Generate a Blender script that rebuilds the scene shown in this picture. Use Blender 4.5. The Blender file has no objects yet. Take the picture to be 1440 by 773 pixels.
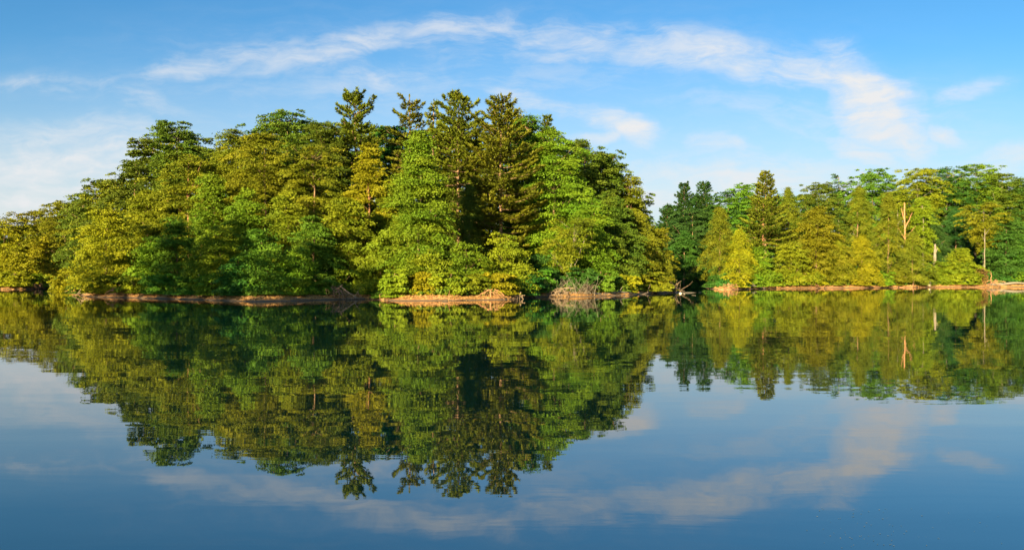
import bpy, math, random
import numpy as np

scene = bpy.context.scene
col = scene.collection
R = math.radians

# ------------------------------------------------------------------ camera
F = 1130.0            # focal length in pixels of a 1440 px wide frame
EYE = 2.4             # eye height above the water, metres
cam = bpy.data.objects.new("camera", bpy.data.cameras.new("camera"))
col.objects.link(cam)
cam.location = (0, 0, EYE)
cam.rotation_euler = (R(90), 0, 0)
cam.data.sensor_width = 36.0
cam.data.lens = 36.0 * F / 1440.0
cam.data.clip_start = 0.1
cam.data.clip_end = 9000
scene.camera = cam

# ------------------------------------------------------------------ light
SUN_EL, SUN_AZ = 14.5, 25.0      # elevation; degrees left of straight behind the camera
sun = bpy.data.objects.new("sun", bpy.data.lights.new("sun", 'SUN'))
col.objects.link(sun)
sun.data.energy = 5.0
sun.data.angle = R(0.5)
sun.data.color = (1.0, 0.775, 0.38)
sun.rotation_euler = (R(90 - SUN_EL), 0, R(-SUN_AZ))
sun.location = (-60, -120, 60)

view = scene.view_settings
view.view_transform = 'Standard'
view.look = 'None'
view.gamma = 1.0
view.use_curve_mapping = False
view.exposure = 2.45

scene.cycles.max_bounces = 6
scene.cycles.diffuse_bounces = 2
scene.cycles.glossy_bounces = 2
scene.cycles.transmission_bounces = 3
scene.cycles.transparent_max_bounces = 4
scene.cycles.use_adaptive_sampling = True
scene.cycles.adaptive_threshold = 0.02


class Nodes:
    """small helper to chain shader nodes"""
    def __init__(self, tree):
        self.t = tree
        tree.nodes.clear()

    def add(self, kind, **kw):
        n = self.t.nodes.new(kind)
        for k, v in kw.items():
            setattr(n, k, v)
        return n

    def link(self, a, b):
        self.t.links.new(a, b)

    def put(self, sock, v):
        if isinstance(v, bpy.types.NodeSocket):
            self.t.links.new(v, sock)
        else:
            sock.default_value = v

    def math(self, op, a, b=None, c=None, clamp=False):
        n = self.add('ShaderNodeMath', operation=op, use_clamp=clamp)
        self.put(n.inputs[0], a)
        if b is not None:
            self.put(n.inputs[1], b)
        if c is not None:
            self.put(n.inputs[2], c)
        return n.outputs[0]

    def noise(self, vec, scale, detail=4, rough=0.5, dist=0.0):
        n = self.add('ShaderNodeTexNoise')
        self.put(n.inputs['Vector'], vec)
        n.inputs['Scale'].default_value = scale
        n.inputs['Detail'].default_value = detail
        n.inputs['Roughness'].default_value = rough
        n.inputs['Distortion'].default_value = dist
        return n

    def remap(self, v, a, b, c=0.0, d=1.0, smooth=True):
        n = self.add('ShaderNodeMapRange')
        n.interpolation_type = 'SMOOTHSTEP' if smooth else 'LINEAR'
        self.put(n.inputs['Value'], v)
        for k, x in zip(('From Min', 'From Max', 'To Min', 'To Max'), (a, b, c, d)):
            self.put(n.inputs[k], x)
        return n.outputs['Result']

    def mix(self, fac, a, b, mode='MIX'):
        n = self.add('ShaderNodeMix', data_type='RGBA', blend_type=mode)
        self.put(n.inputs[0], fac)
        self.put(n.inputs[6], a)
        self.put(n.inputs[7], b)
        return n.outputs[2]


# ------------------------------------------------------------------ sky
world = bpy.data.worlds.new("World")
scene.world = world
world.use_nodes = True
N = Nodes(world.node_tree)
sky = N.add('ShaderNodeTexSky', sky_type='NISHITA')
sky.sun_disc = False
sky.sun_elevation = R(SUN_EL)
sky.sun_rotation = R(180 + SUN_AZ)
sky.air_density = 1.0
sky.dust_density = 0.4
sky.ozone_density = 2.0
tc = N.add('ShaderNodeTexCoord')
sep = N.add('ShaderNodeSeparateXYZ')
N.link(tc.outputs['Generated'], sep.inputs[0])
dy = N.math('MAXIMUM', sep.outputs['Y'], 0.05)
u = N.math('DIVIDE', sep.outputs['X'], dy)
v = N.math('DIVIDE', sep.outputs['Z'], dy)
uv = N.add('ShaderNodeCombineXYZ')
N.link(u, uv.inputs[0])
N.link(v, uv.inputs[1])
# warp the sky coordinates so that every cloud edge is wispy
w1 = N.noise(uv.outputs[0], 5.0, 5, 0.6)
sub = N.add('ShaderNodeVectorMath', operation='SUBTRACT')
N.link(w1.outputs['Color'], sub.inputs[0])
sub.inputs[1].default_value = (0.5, 0.5, 0.5)
scl = N.add('ShaderNodeVectorMath', operation='MULTIPLY')
N.link(sub.outputs[0], scl.inputs[0])
scl.inputs[1].default_value = (0.16, 0.07, 0.0)
wuv = N.add('ShaderNodeVectorMath', operation='ADD')
N.link(uv.outputs[0], wuv.inputs[0])
N.link(scl.outputs[0], wuv.inputs[1])


def blob(px, py, rx, ry, ang, amp):
    m = N.add('ShaderNodeMapping', vector_type='TEXTURE')
    N.link(wuv.outputs[0], m.inputs['Vector'])
    m.inputs['Location'].default_value = ((px - 720) / F, (386.5 - py) / F, 0)
    m.inputs['Rotation'].default_value = (0, 0, R(ang))
    m.inputs['Scale'].default_value = (1.15 * rx / F, 1.32 * ry / F, 1)
    ln = N.add('ShaderNodeVectorMath', operation='LENGTH')
    N.link(m.outputs[0], ln.inputs[0])
    return N.remap(ln.outputs['Value'], 1.0, 0.0, 0.0, amp)


CLOUDS = [  # centre x, y, half length, half width (photo pixels), tilt, density
    (60, 120, 140, 26, -8, .40), (170, 140, 190, 30, -14, .42), (290, 95, 190, 28, 12, .62),
    (470, 72, 220, 34, 14, .66), (640, 42, 220, 34, 6, .62), (830, 58, 240, 44, -4, .74),
    (1010, 82, 220, 44, -9, .80), (1150, 98, 160, 44, -10, .74), (1225, 140, 125, 66, -46, 1.4),
    (1265, 185, 90, 36, -30, .95), (1350, 138, 110, 20, 14, .55), (1200, 210, 90, 26, -14, .8),
    (520, 118, 230, 30, 4, .46), (760, 150, 200, 22, -10, .60), (880, 178, 95, 26, -18, 1.15),
    (850, 196, 90, 14, 6, .6), (1010, 203, 80, 22, -10, .6), (1328, 190, 50, 14, -18, .7),
    (90, 230, 340, 75, 3, .9), (20, 290, 300, 70, 0, .9), (980, 262, 340, 62, 2, .80),
    (1200, 262, 380, 60, 2, .55), (1420, 228, 110, 30, 8, .75), (1060, 150, 300, 26, -4, .34), (620, 100, 760, 110, 2, .30), (1190, 180, 330, 110, -6, .34),
]
acc = None
for c in CLOUDS:
    b = blob(*c)
    acc = b if acc is None else N.math('MAXIMUM', acc, b)
# fibres: noise stretched along the wind
fm = N.add('ShaderNodeMapping')
N.link(wuv.outputs[0], fm.inputs['Vector'])
fm.inputs['Rotation'].default_value = (0, 0, R(6))
fm.inputs['Scale'].default_value = (3.2, 17.0, 1)
fib = N.noise(fm.outputs[0], 1.6, 8, 0.62, 0.6)
fm2 = N.add('ShaderNodeMapping')
N.link(uv.outputs[0], fm2.inputs['Vector'])
fm2.inputs['Rotation'].default_value = (0, 0, R(-16))
fm2.inputs['Scale'].default_value = (6.0, 15.0, 1)
fib2 = N.noise(fm2.outputs[0], 2.2, 7, 0.6, 1.2)
tex = N.math('ADD', N.math('MULTIPLY', fib.outputs['Fac'], 0.6), N.math('MULTIPLY', fib2.outputs['Fac'], 0.4))
fm3 = N.add('ShaderNodeMapping')
N.link(wuv.outputs[0], fm3.inputs['Vector'])
fm3.inputs['Rotation'].default_value = (0, 0, R(-7))
fm3.inputs['Scale'].default_value = (9.0, 46.0, 1)
fib3 = N.noise(fm3.outputs[0], 1.3, 6, 0.65, 0.9)
tex = N.math('ADD', N.math('MULTIPLY', tex, 0.75), N.math('MULTIPLY', fib3.outputs['Fac'], 0.25))
tex = N.remap(tex, 0.36, 0.64)
dens = N.math('MULTIPLY', N.math('SUBTRACT', N.math('ADD', acc, N.math('MULTIPLY', tex, 0.62)), 0.47), 1.12, clamp=True)
crisp = N.math('MULTIPLY', dens, N.remap(acc, 0.0, 0.5))
soft = N.math('MULTIPLY', acc, N.math('ADD', N.math('MULTIPLY', tex, 0.95), 0.18), clamp=True)
dens = N.math('ADD', N.math('MULTIPLY', crisp, 0.46), N.math('MULTIPLY', soft, 0.55), clamp=True)
dens = N.math('MULTIPLY', dens, N.remap(sep.outputs['Y'], 0.1, 0.4))
hs = N.add('ShaderNodeHueSaturation')
hs.inputs['Hue'].default_value = 0.49
hs.inputs['Saturation'].default_value = 1.25
N.link(sky.outputs[0], hs.inputs['Color'])
veil = N.remap(v, 0.31, 0.0, 0.0, 0.80)
tone = N.mix(N.remap(sep.outputs['Y'], 0.25, -0.35), (0.375, 0.515, 0.635, 1), (0.95, 0.98, 0.95, 1))
blue = N.mix(1.0, hs.outputs[0], tone, 'MULTIPLY')
base = N.mix(veil, blue, (2.55, 2.70, 2.78, 1))
cloudy = N.mix(dens, base, (3.1, 3.12, 3.16, 1))
bg = N.add('ShaderNodeBackground')
N.link(cloudy, bg.inputs['Color'])
bg.inputs['Strength'].default_value = 0.05
wo = N.add('ShaderNodeOutputWorld')
N.link(bg.outputs[0], wo.inputs['Surface'])


# ------------------------------------------------------------------ materials
def material(name):
    m = bpy.data.materials.new(name)
    m.use_nodes = True
    n = Nodes(m.node_tree)
    out = n.add('ShaderNodeOutputMaterial')
    return m, n, out


def leaf_material(name, a, b, trans=0.22):
    m, n, out = material(name)
    at = n.add('ShaderNodeAttribute', attribute_name='tint')
    oi = n.add('ShaderNodeObjectInfo')
    c = n.mix(at.outputs['Fac'], (*a, 1), (*b, 1))
    h = n.add('ShaderNodeHueSaturation')
    n.put(h.inputs['Hue'], n.remap(oi.outputs['Random'], 0, 1, 0.491, 0.520, False))
    n.put(h.inputs['Value'], n.remap(oi.outputs['Random'], 0, 1, 0.88, 1.12, False))
    n.put(h.inputs['Color'], c)
    p = n.add('ShaderNodeBsdfPrincipled')
    n.put(p.inputs['Base Color'], h.outputs[0])
    p.inputs['Roughness'].default_value = 0.6
    p.inputs['Specular IOR Level'].default_value = 0.10
    t = n.add('ShaderNodeBsdfTranslucent')
    n.put(t.inputs['Color'], h.outputs[0])
    mx = n.add('ShaderNodeMixShader')
    mx.inputs[0].default_value = trans
    n.link(p.outputs[0], mx.inputs[1])
    n.link(t.outputs[0], mx.inputs[2])
    n.link(mx.outputs[0], out.inputs['Surface'])
    return m


LEAF = {
    'gold':   leaf_material('gold_leaves', (.118, .126, .005), (.200, .188, .007)),
    'yellow': leaf_material('yellow_green_leaves', (.080, .118, .006), (.150, .175, .008)),
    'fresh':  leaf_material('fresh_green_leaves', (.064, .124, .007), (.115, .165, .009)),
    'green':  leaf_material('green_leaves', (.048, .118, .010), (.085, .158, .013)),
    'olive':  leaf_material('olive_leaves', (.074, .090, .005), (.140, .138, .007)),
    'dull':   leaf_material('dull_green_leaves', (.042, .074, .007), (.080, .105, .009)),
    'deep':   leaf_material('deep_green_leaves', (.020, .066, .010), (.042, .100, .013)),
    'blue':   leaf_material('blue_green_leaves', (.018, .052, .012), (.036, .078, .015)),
    'pine':   leaf_material('pine_needles', (.060, .082, .007), (.118, .128, .009), 0.15),
    'hemlock': leaf_material('hemlock_needles', (.066, .090, .006), (.118, .132, .008), 0.15),
    'dead':   leaf_material('dead_leaves', (.10, .060, .022), (.17, .095, .034)),
}


def bark_material(name, a, b, scale=3.0):
    m, n, out = material(name)
    tcn = n.add('ShaderNodeTexCoord')
    mp = n.add('ShaderNodeMapping')
    mp.inputs['Scale'].default_value = (3, 3, .6)
    n.link(tcn.outputs['Object'], mp.inputs['Vector'])
    x = n.noise(mp.outputs[0], scale, 6, .65)
    p = n.add('ShaderNodeBsdfPrincipled')
    n.put(p.inputs['Base Color'], n.mix(n.remap(x.outputs['Fac'], .35, .65), (*a, 1), (*b, 1)))
    p.inputs['Roughness'].default_value = .9
    bp = n.add('ShaderNodeBump')
    bp.inputs['Strength'].default_value = .5
    bp.inputs['Distance'].default_value = .03
    n.put(bp.inputs['Height'], x.outputs['Fac'])
    n.link(bp.outputs[0], p.inputs['Normal'])
    n.link(p.outputs[0], out.inputs['Surface'])
    return m


BARK = {
    'brown': bark_material('brown_bark', (.10, .060, .035), (.20, .125, .075)),
    'grey':  bark_material('grey_bark', (.085, .072, .06), (.17, .145, .12)),
    'pale':  bark_material('pale_bark', (.09, .076, .062), (.17, .145, .12)),
    'orange': bark_material('orange_bark', (.15, .075, .035), (.29, .15, .075)),
    'drift': bark_material('weathered_wood', (.11, .075, .052), (.24, .17, .12)),
    'dark':  bark_material('wet_dark_wood', (.03, .022, .016), (.07, .05, .035)),
}


def ground_material():
    m, n, out = material('bank_soil')
    g = n.add('ShaderNodeNewGeometry')
    s = n.add('ShaderNodeSeparateXYZ')
    n.link(g.outputs['Position'], s.inputs[0])
    mp = n.add('ShaderNodeMapping')
    mp.inputs['Scale'].default_value = (1, 1, 4.5)
    n.link(g.outputs['Position'], mp.inputs['Vector'])
    a = n.noise(mp.outputs[0], .55, 6, .6)
    b = n.noise(mp.outputs[0], 3.2, 6, .7)
    soil = n.mix(n.remap(a.outputs['Fac'], .35, .65), (.34, .155, .052, 1), (.47, .23, .078, 1))
    soil = n.mix(n.remap(b.outputs['Fac'], .48, .66), soil, (.14, .075, .035, 1))
    litter = n.mix(n.remap(b.outputs['Fac'], .4, .6), (.045, .034, .02, 1), (.05, .07, .016, 1))
    hgt = n.math('ADD', s.outputs['Z'], n.remap(a.outputs['Fac'], .2, .8, -.28, .28, False))
    c = n.mix(n.remap(hgt, .95, 1.35), soil, litter)
    wet = n.remap(n.math('ADD', s.outputs['Z'], n.remap(b.outputs['Fac'], .3, .7, -.05, .05, False)), .05, .16)
    c = n.mix(wet, (.075, .05, .034, 1), c)
    p = n.add('ShaderNodeBsdfPrincipled')
    n.put(p.inputs['Base Color'], c)
    p.inputs['Roughness'].default_value = .95
    bp = n.add('ShaderNodeBump')
    bp.inputs['Strength'].default_value = .8
    bp.inputs['Distance'].default_value = .10
    n.put(bp.inputs['Height'], b.outputs['Fac'])
    n.link(bp.outputs[0], p.inputs['Normal'])
    n.link(p.outputs[0], out.inputs['Surface'])
    return m


def water_material():
    m, n, out = material('lake_water')
    g = n.add('ShaderNodeNewGeometry')
    m1 = n.add('ShaderNodeMapping')
    m1.inputs['Scale'].default_value = (.30, 1.0, 1)
    n.link(g.outputs['Position'], m1.inputs['Vector'])
    a = n.noise(m1.outputs[0], 1.1, 3, .55, .4)
    m2 = n.add('ShaderNodeMapping')
    m2.inputs['Scale'].default_value = (.22, 1.0, 1)
    m2.inputs['Rotation'].default_value = (0, 0, R(7))
    n.link(g.outputs['Position'], m2.inputs['Vector'])
    b = n.noise(m2.outputs[0], .30, 2, .5, .3)
    patch = n.noise(g.outputs['Position'], .045, 3, .5)
    amt = n.remap(patch.outputs['Fac'], .38, .68, .35, 1.0)
    h = n.math('ADD', n.math('MULTIPLY', a.outputs['Fac'], n.math('MULTIPLY', amt, .30)),
               n.math('MULTIPLY', b.outputs['Fac'], .8))
    bp = n.add('ShaderNodeBump')
    bp.inputs['Strength'].default_value = 1.0
    bp.inputs['Distance'].default_value = .011
    n.put(bp.inputs['Height'], h)
    p = n.add('ShaderNodeBsdfPrincipled')
    p.inputs['Base Color'].default_value = (.0006, .008, .010, 1)
    p.inputs['Roughness'].default_value = .012
    p.inputs['IOR'].default_value = 2.8
    n.link(bp.outputs[0], p.inputs['Normal'])
    n.link(p.outputs[0], out.inputs['Surface'])
    return m


# ------------------------------------------------------------------ building helpers
def tag(o, label=None, cat=None, group=None, kind=None):
    for k, x in (('label', label), ('category', cat), ('group', group), ('kind', kind)):
        if x:
            o[k] = x
    return o


def mesh_from(name, verts, faces_idx, nside, mat, tint=None, smooth=False):
    """verts (n,3); faces_idx flat int array of constant-sided faces"""
    me = bpy.data.meshes.new(name)
    nf = len(faces_idx) // nside
    me.vertices.add(len(verts))
    me.vertices.foreach_set('co', np.asarray(verts, np.float32).ravel())
    me.loops.add(len(faces_idx))
    me.loops.foreach_set('vertex_index', np.asarray(faces_idx, np.int32))
    me.polygons.add(nf)
    me.polygons.foreach_set('loop_start', np.arange(nf, dtype=np.int32) * nside)
    if smooth:
        me.polygons.foreach_set('use_smooth', np.ones(nf, bool))
    if tint is not None:
        at = me.attributes.new('tint', 'FLOAT', 'POINT')
        at.data.foreach_set('value', np.asarray(tint, np.float32))
    me.materials.append(mat)
    me.update(calc_edges=True)
    return me


def link(name, me, parent=None):
    o = bpy.data.objects.new(name, me)
    col.objects.link(o)
    if parent:
        o.parent = parent
    return o


def empty(name, loc):
    o = bpy.data.objects.new(name, None)
    o.empty_display_size = .5
    col.objects.link(o)
    o.location = loc
    return o


def nrm(a):
    return a / np.maximum(np.linalg.norm(a, axis=-1, keepdims=True), 1e-9)


class Leaves:
    """collects leaf-sized faces"""
    def __init__(self):
        self.v, self.t = [], []

    def add(self, c, axis, normal, ln, wd, tint):
        axis = nrm(axis)
        side = nrm(np.cross(normal, axis))
        ln = np.asarray(ln)[:, None]
        wd = np.asarray(wd)[:, None]
        q = np.stack([c - axis * ln * .5, c + side * wd * .5, c + axis * ln * .5, c - side * wd * .5], 1)
        self.v.append(q.reshape(-1, 3))
        self.t.append(np.repeat(tint, 4))

    def mesh(self, name, mat):
        v = np.concatenate(self.v)
        return mesh_from(name, v, np.arange(len(v)), 4, mat, np.concatenate(self.t))


class Tubes:
    """collects tapered tubes along polylines"""
    def __init__(self):
        self.v, self.f, self.n = [], [], 0

    def add(self, pts, radii, sides=6):
        pts = np.asarray(pts, float)
        k = len(pts)
        d = nrm(np.gradient(pts, axis=0))
        ref = np.where(np.abs(d[:, 2:3]) > .9, np.array([[1., 0, 0]]), np.array([[0, 0, 1.]]))
        a = nrm(np.cross(ref, d))
        for i in range(1, k):                        # keep the frame from flipping
            p = a[i - 1] - d[i] * np.dot(a[i - 1], d[i])
            a[i] = p / max(np.linalg.norm(p), 1e-9)
        b = np.cross(d, a)
        th = np.arange(sides) * 2 * math.pi / sides
        ring = pts[:, None] + np.asarray(radii)[:, None, None] * (
            np.cos(th)[None, :, None] * a[:, None] + np.sin(th)[None, :, None] * b[:, None])
        self.v.append(ring.reshape(-1, 3))
        for i in range(k - 1):
            for j in range(sides):
                j2 = (j + 1) % sides
                self.f += [self.n + i * sides + j, self.n + i * sides + j2,
                           self.n + (i + 1) * sides + j2, self.n + (i + 1) * sides + j]
        # end caps: a quad fan is enough
        for base in (self.n, self.n + (k - 1) * sides):
            for j in range(1, sides - 2, 2):
                self.f += [base, base + j, base + j + 1, base + j + 2]
        self.n += k * sides

    def mesh(self, name, mat):
        return mesh_from(name, np.concatenate(self.v), np.array(self.f), 4, mat, smooth=True)


def bend(p0, p1, rng, wob, k=6):
    """a wobbly line between two points"""
    p0, p1 = np.asarray(p0, float), np.asarray(p1, float)
    t = np.linspace(0, 1, k)[:, None]
    L = np.linalg.norm(p1 - p0)
    off = rng.normal(0, wob * L, (k, 3))
    off = np.cumsum(off, 0) * .5
    off -= off[0] + (off[-1] - off[0]) * t
    return p0 + (p1 - p0) * t + off


# ------------------------------------------------------------------ terrain
def W(px, y):
    """lateral position of photo column px at depth y"""
    return (px - 720.0) / F * y


POINT = [(W(px, d), d) for px, d in ((-60, 150), (-30, 138), (0, 133), (30, 133), (58, 138), (70, 150), (78, 158), (84, 140), (90, 120),
         (97, 110), (112, 97), (130, 88), (155, 85.5), (180, 84.8), (225, 81.5), (270, 78.6), (315, 75), (360, 72.3), (410, 74),
         (460, 77.5), (520, 80), (545, 75.5), (565, 74.3), (640, 75), (720, 78.6), (745, 84), (765, 87.5), (830, 89),
         (880, 95), (915, 103), (940, 110), (955, 116))] + \
        [(24, 124), (20, 132), (8, 137), (-10, 140), (-35, 150), (-60, 175), (-90, 195), (-140, 200), (-150, 175)]
FAR = [(-6000, 320), (-600, 300), (-200, 270), (-60, 250), (0, 236), (30, 222), (44, 205)] + \
      [(W(px, d), d) for px, d in ((992, 196), (990, 170), (996, 140), (1008, 132), (1022, 131), (1050, 136), (1080, 141),
       (1130, 144), (1200, 148), (1300, 155), (1340, 156.5), (1400, 157), (1440, 159), (1560, 166))] + \
      [(190, 170), (300, 160), (600, 140), (6000, 60), (6000, 6000), (-6000, 6000)]
BANK = [(-6000, -200), (-300, 30), (-90, 52), (-66, 50), (-54, 46), (-46, 38), (-37, 25), (-36, 12), (-36, 0), (-20, -5), (0, -3.5), (12, -4), (60, -12),
        (300, -40), (6000, -200), (6000, -6000), (-6000, -6000)]
LANDS = [np.array(p, float) for p in (POINT, FAR, BANK)]


def sdf(poly, x, y):
    """signed distance to a polygon, positive inside"""
    d2 = np.full(x.shape, 1e18)
    inside = np.zeros(x.shape, bool)
    n = len(poly)
    for i in range(n):
        ax, ay = poly[i]
        bx, by = poly[(i + 1) % n]
        ex, ey = bx - ax, by - ay
        wx, wy = x - ax, y - ay
        t = np.clip((wx * ex + wy * ey) / (ex * ex + ey * ey), 0, 1)
        d2 = np.minimum(d2, (wx - ex * t) ** 2 + (wy - ey * t) ** 2)
        cr = (ay > y) != (by > y)
        with np.errstate(divide='ignore', invalid='ignore'):
            xi = ax + (y - ay) * ex / (ey if ey else 1e-9)
        inside ^= cr & (x < xi)
    return np.where(inside, 1, -1) * np.sqrt(d2)


_hr = np.random.default_rng(5)
_hk = _hr.normal(0, 1, (14, 2)) * np.linspace(.12, 2.6, 14)[:, None]
_hp = _hr.uniform(0, 6.28, 14)
_ha = 1.0 / np.linspace(1, 7, 14)


def wob(x, y):
    s = np.zeros(x.shape)
    for k, p, a in zip(_hk, _hp, _ha):
        s += a * np.sin(k[0] * x + k[1] * y + p)
    return s / 2.2


def height(x, y):
    x = np.asarray(x, float)
    y = np.asarray(y, float)
    wv = wob(x, y)
    h = np.full(x.shape, -30.0)
    for i, poly in enumerate(LANDS):
        s = sdf(poly, x, y) + wv * .35
        bank = np.interp(s, [-40, -6, -1.2, 0, .5, 1.6, 4, 9, 40, 400], [-6, -2, -.25, .0, .22, .44, .68, 1.2, 4.2, 9 if i else 4.5])
        h = np.maximum(h, bank)
    return h + np.where(h > .05, wv * .06, 0) * np.minimum(1, np.abs(h))


def zat(x, y):
    return float(height(np.array([x]), np.array([y]))[0])


def axis_vals(fine0, fine1, step, far):
    f = list(np.arange(fine0, fine1, step))
    g, s = [], step
    x = fine1
    while x < far:
        g.append(x)
        s *= 1.25
        x += s
    g.append(far)
    l, s = [], step
    x = fine0
    while x > -far:
        s *= 1.25
        x -= s
        l.append(max(x, -far))
    return np.array(sorted(set(l)) + f + g)


gx = axis_vals(-96, 112, .55, 5000)
_g = axis_vals(68, 172, .55, 5000)
gy = np.concatenate([_g[_g < -40], np.arange(-40, 67, 1.5), _g[_g >= 67.5]])
XX, YY = np.meshgrid(gx, gy)
ZZ = height(XX, YY)
nx, ny = len(gx), len(gy)
idx = np.arange(nx * ny).reshape(ny, nx)
quads = np.stack([idx[:-1, :-1], idx[:-1, 1:], idx[1:, 1:], idx[1:, :-1]], -1).reshape(-1)
ground = link('ground', mesh_from('ground', np.stack([XX, YY, ZZ], -1).reshape(-1, 3), quads, 4, ground_material(), smooth=True))
tag(ground, kind='structure')
wv = np.array([(-5000, -5000, 0), (5000, -5000, 0), (5000, 5000, 0), (-5000, 5000, 0)], float)
lake = link('lake_water', mesh_from('lake_water', wv, np.arange(4), 4, water_material()))
tag(lake, kind='structure')


# ------------------------------------------------------------------ tree generators
def prof_round(t):
    return np.sqrt(np.clip(1 - (np.abs(t - .46) / .545) ** 2.5, 0.02, 1))


def prof_cone(t):
    return np.clip((1 - t) ** .5 * np.minimum(1, .62 + t * 2.2) * 1.08, .03, 1)


def prof_spire(t):
    return np.clip((1 - t) ** .7 * np.minimum(1, .7 + t * 2.5) * 1.05, .02, 1)


def prof_fan(t):
    return np.clip(.35 + .75 * t, 0, 1) * np.sqrt(np.clip(1 - (np.abs(t - .58) / .43) ** 2.4, .03, 1))


def prof_taper(t):
    return np.clip((1 - t) ** .66 * np.minimum(1, .72 + t * 2.0) * 1.1, .03, 1)


PROF = {'oak': prof_round, 'taper': prof_taper, 'maple': prof_cone, 'hemlock': prof_spire, 'open': prof_fan}


def broadleaf(rng, H, RAD, kind, cb, density, bark, leaf, lean=0.0, limbs=16, trad=1.0, csize=None, twin=False, lsize=1.0, fine=1.0):
    """trunk mesh and crown mesh of a tree, base at the origin"""
    prof = PROF[kind]
    hem = kind == 'hemlock'
    cr = csize or (np.clip(RAD * .31, .45, 1.2) if not hem else np.clip(RAD * .36, .5, 1.2))
    z0 = cb * H
    Hc = H - z0
    area = 2 * math.pi * RAD * Hc * .62
    n = int(np.clip(area / (.80 * cr * cr), 24, 520) * density)
    # boughs: flat fans of sprays at many heights, with dark gaps between them
    nb = max(9, n // 6)
    tier = {'oak': 1.0, 'open': .7, 'maple': .42, 'taper': .22, 'hemlock': .20}[kind]
    j = np.arange(nb)
    tb_ = .02 + .96 * ((j + rng.uniform(0, 1, nb)) / nb) ** .92
    phb = j * 2.39996 + rng.normal(0, .3, nb)
    lump = np.ones(nb)
    for k in range(7):
        a, b, c = rng.integers(1, 5), rng.uniform(3, 15), rng.uniform(0, 6.28)
        lump += (.09 if not hem else .05) * np.sin(a * phb + b * tb_ + c)
    Rb = prof(tb_) * RAD * lump * rng.uniform(.84, 1.10, nb)
    bi = np.concatenate([np.arange(n) % nb, np.arange(int(n * .34)) % nb])
    n = len(bi)
    solo = np.arange(n) >= n - int(n * .27)
    s0 = np.where(solo, rng.uniform(.2, .75, n), 1 - np.abs(rng.normal(0, .27, n)))
    s0 = np.clip(s0, .25, 1.0)
    t = np.clip(tb_[bi] + np.where(solo, rng.normal(0, .05, n), 0), .01, .99)
    phi = phb[bi] + rng.normal(0, .30, n) * np.where(solo, 2, 1)
    r = np.maximum(Rb[bi] * s0 * (1 - .18 * np.abs(phi - phb[bi])) - cr * .3, .05)
    rise = (.55 if not hem else -.30) * rng.uniform(.2, 1.3, nb)[bi]
    back = Rb[bi] * (1 - s0)                       # how far the spray sits behind the tip of its bough
    zc = z0 + t * (Hc - cr * .25) - back * rise - .10 * r * s0 ** 2 * (1 - t) + rng.normal(0, tier, n) * cr
    sway = lean * Hc * t
    C = np.stack([r * np.cos(phi) + sway, r * np.sin(phi), np.minimum(zc - (.7 * cr * np.minimum(1, r / RAD) ** 1.5 * t if not hem else 0), H - cr * rng.uniform(.05, .9, n))], 1)
    Bz = z0 + tb_ * Hc
    BC = np.stack([Rb * .72 * np.cos(phb) + lean * Hc * tb_, Rb * .72 * np.sin(phb), Bz - .9 * cr], 1)[bi]
    keep = (np.sin(phi) < .3) | (rng.uniform(0, 1, n) < .6)
    BC = BC[keep]
    C, phi, t, r = C[keep], phi[keep], t[keep], r[keep]
    n = len(C)
    out = np.stack([np.cos(phi), np.sin(phi), np.zeros(n)], 1)
    droop = (.58 if not hem else .85) - t * (.62 if not hem else .5) + rng.normal(0, .14, n)
    ax = nrm(out * np.cos(droop)[:, None] - np.array([0, 0, 1.]) * np.sin(droop)[:, None])
    side = nrm(np.cross(np.array([[0, 0, 1.]]), out))
    size = cr * rng.uniform(.65, 1.3, n) * (1 - .25 * t)
    ctint = np.clip(.45 + rng.normal(0, .27, nb)[bi][keep] + rng.normal(0, .12, n), 0, 1)
    # leaves: twigs fan out from the inner end of each spray
    ntw = 6
    lpt = int((14 if not hem else 16) * fine)
    m = n * ntw * lpt
    ci = np.repeat(np.arange(n), ntw * lpt)
    tw = np.tile(np.repeat(np.arange(ntw), lpt), n)
    fan = (1.25 if not hem else .85)
    twa = ((tw + .5) / ntw - .5) * 2 * fan + rng.normal(0, .14, m)
    twl = np.repeat(rng.uniform(.7, 1.25, n * ntw), lpt)
    s = np.clip(rng.uniform(0, 1, m) ** .72, .08, 1)
    d = ax[ci] * np.cos(twa)[:, None] + side[ci] * np.sin(twa)[:, None]
    reach = (s * twl * size[ci] * 1.55)[:, None]
    P = C[ci] - ax[ci] * (size[ci] * .65)[:, None] + d * reach
    P[:, 2] -= .22 * size[ci] * (s * twl) ** 2
    P += rng.normal(0, 1, (m, 3)) * np.array([.10, .10, .09]) * size[ci][:, None]
    # twigs' tufts at several levels: every second twig sits a bit lower
    P[:, 2] -= (tw % 2) * .15 * size[ci]
    la = d + rng.normal(0, .55, (m, 3))
    ln_ = .55 * nrm(P - BC[ci]) + .6 * nrm(P - (C[ci] - ax[ci] * (size[ci] * .5)[:, None] - np.array([0, 0, .5]) * size[ci][:, None])) + rng.normal(0, .17, (m, 3))
    base = (.27 if not hem else .25) * lsize
    L = base * rng.uniform(.7, 1.35, m) * (.8 + .2 * cr)
    Wd = L * (rng.uniform(.55, .8, m) if not hem else rng.uniform(.32, .5, m))
    lv = Leaves()
    P[:, 2] = np.maximum(P[:, 2], .05)
    lv.add(P, la, ln_, L, Wd, np.clip(ctint[ci] + rng.normal(0, .07, m), 0, 1))
    crown = lv.mesh('crown', LEAF[leaf])
    # trunk and limbs
    tb = Tubes()
    r0 = np.clip(H * .011, .05, .3) * trad
    top = np.array([lean * Hc * .9, 0, z0 + Hc * .9])
    zz = np.linspace(0, 1, 9)
    tp = bend((0, 0, -.5), top, rng, .012, 9)
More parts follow.
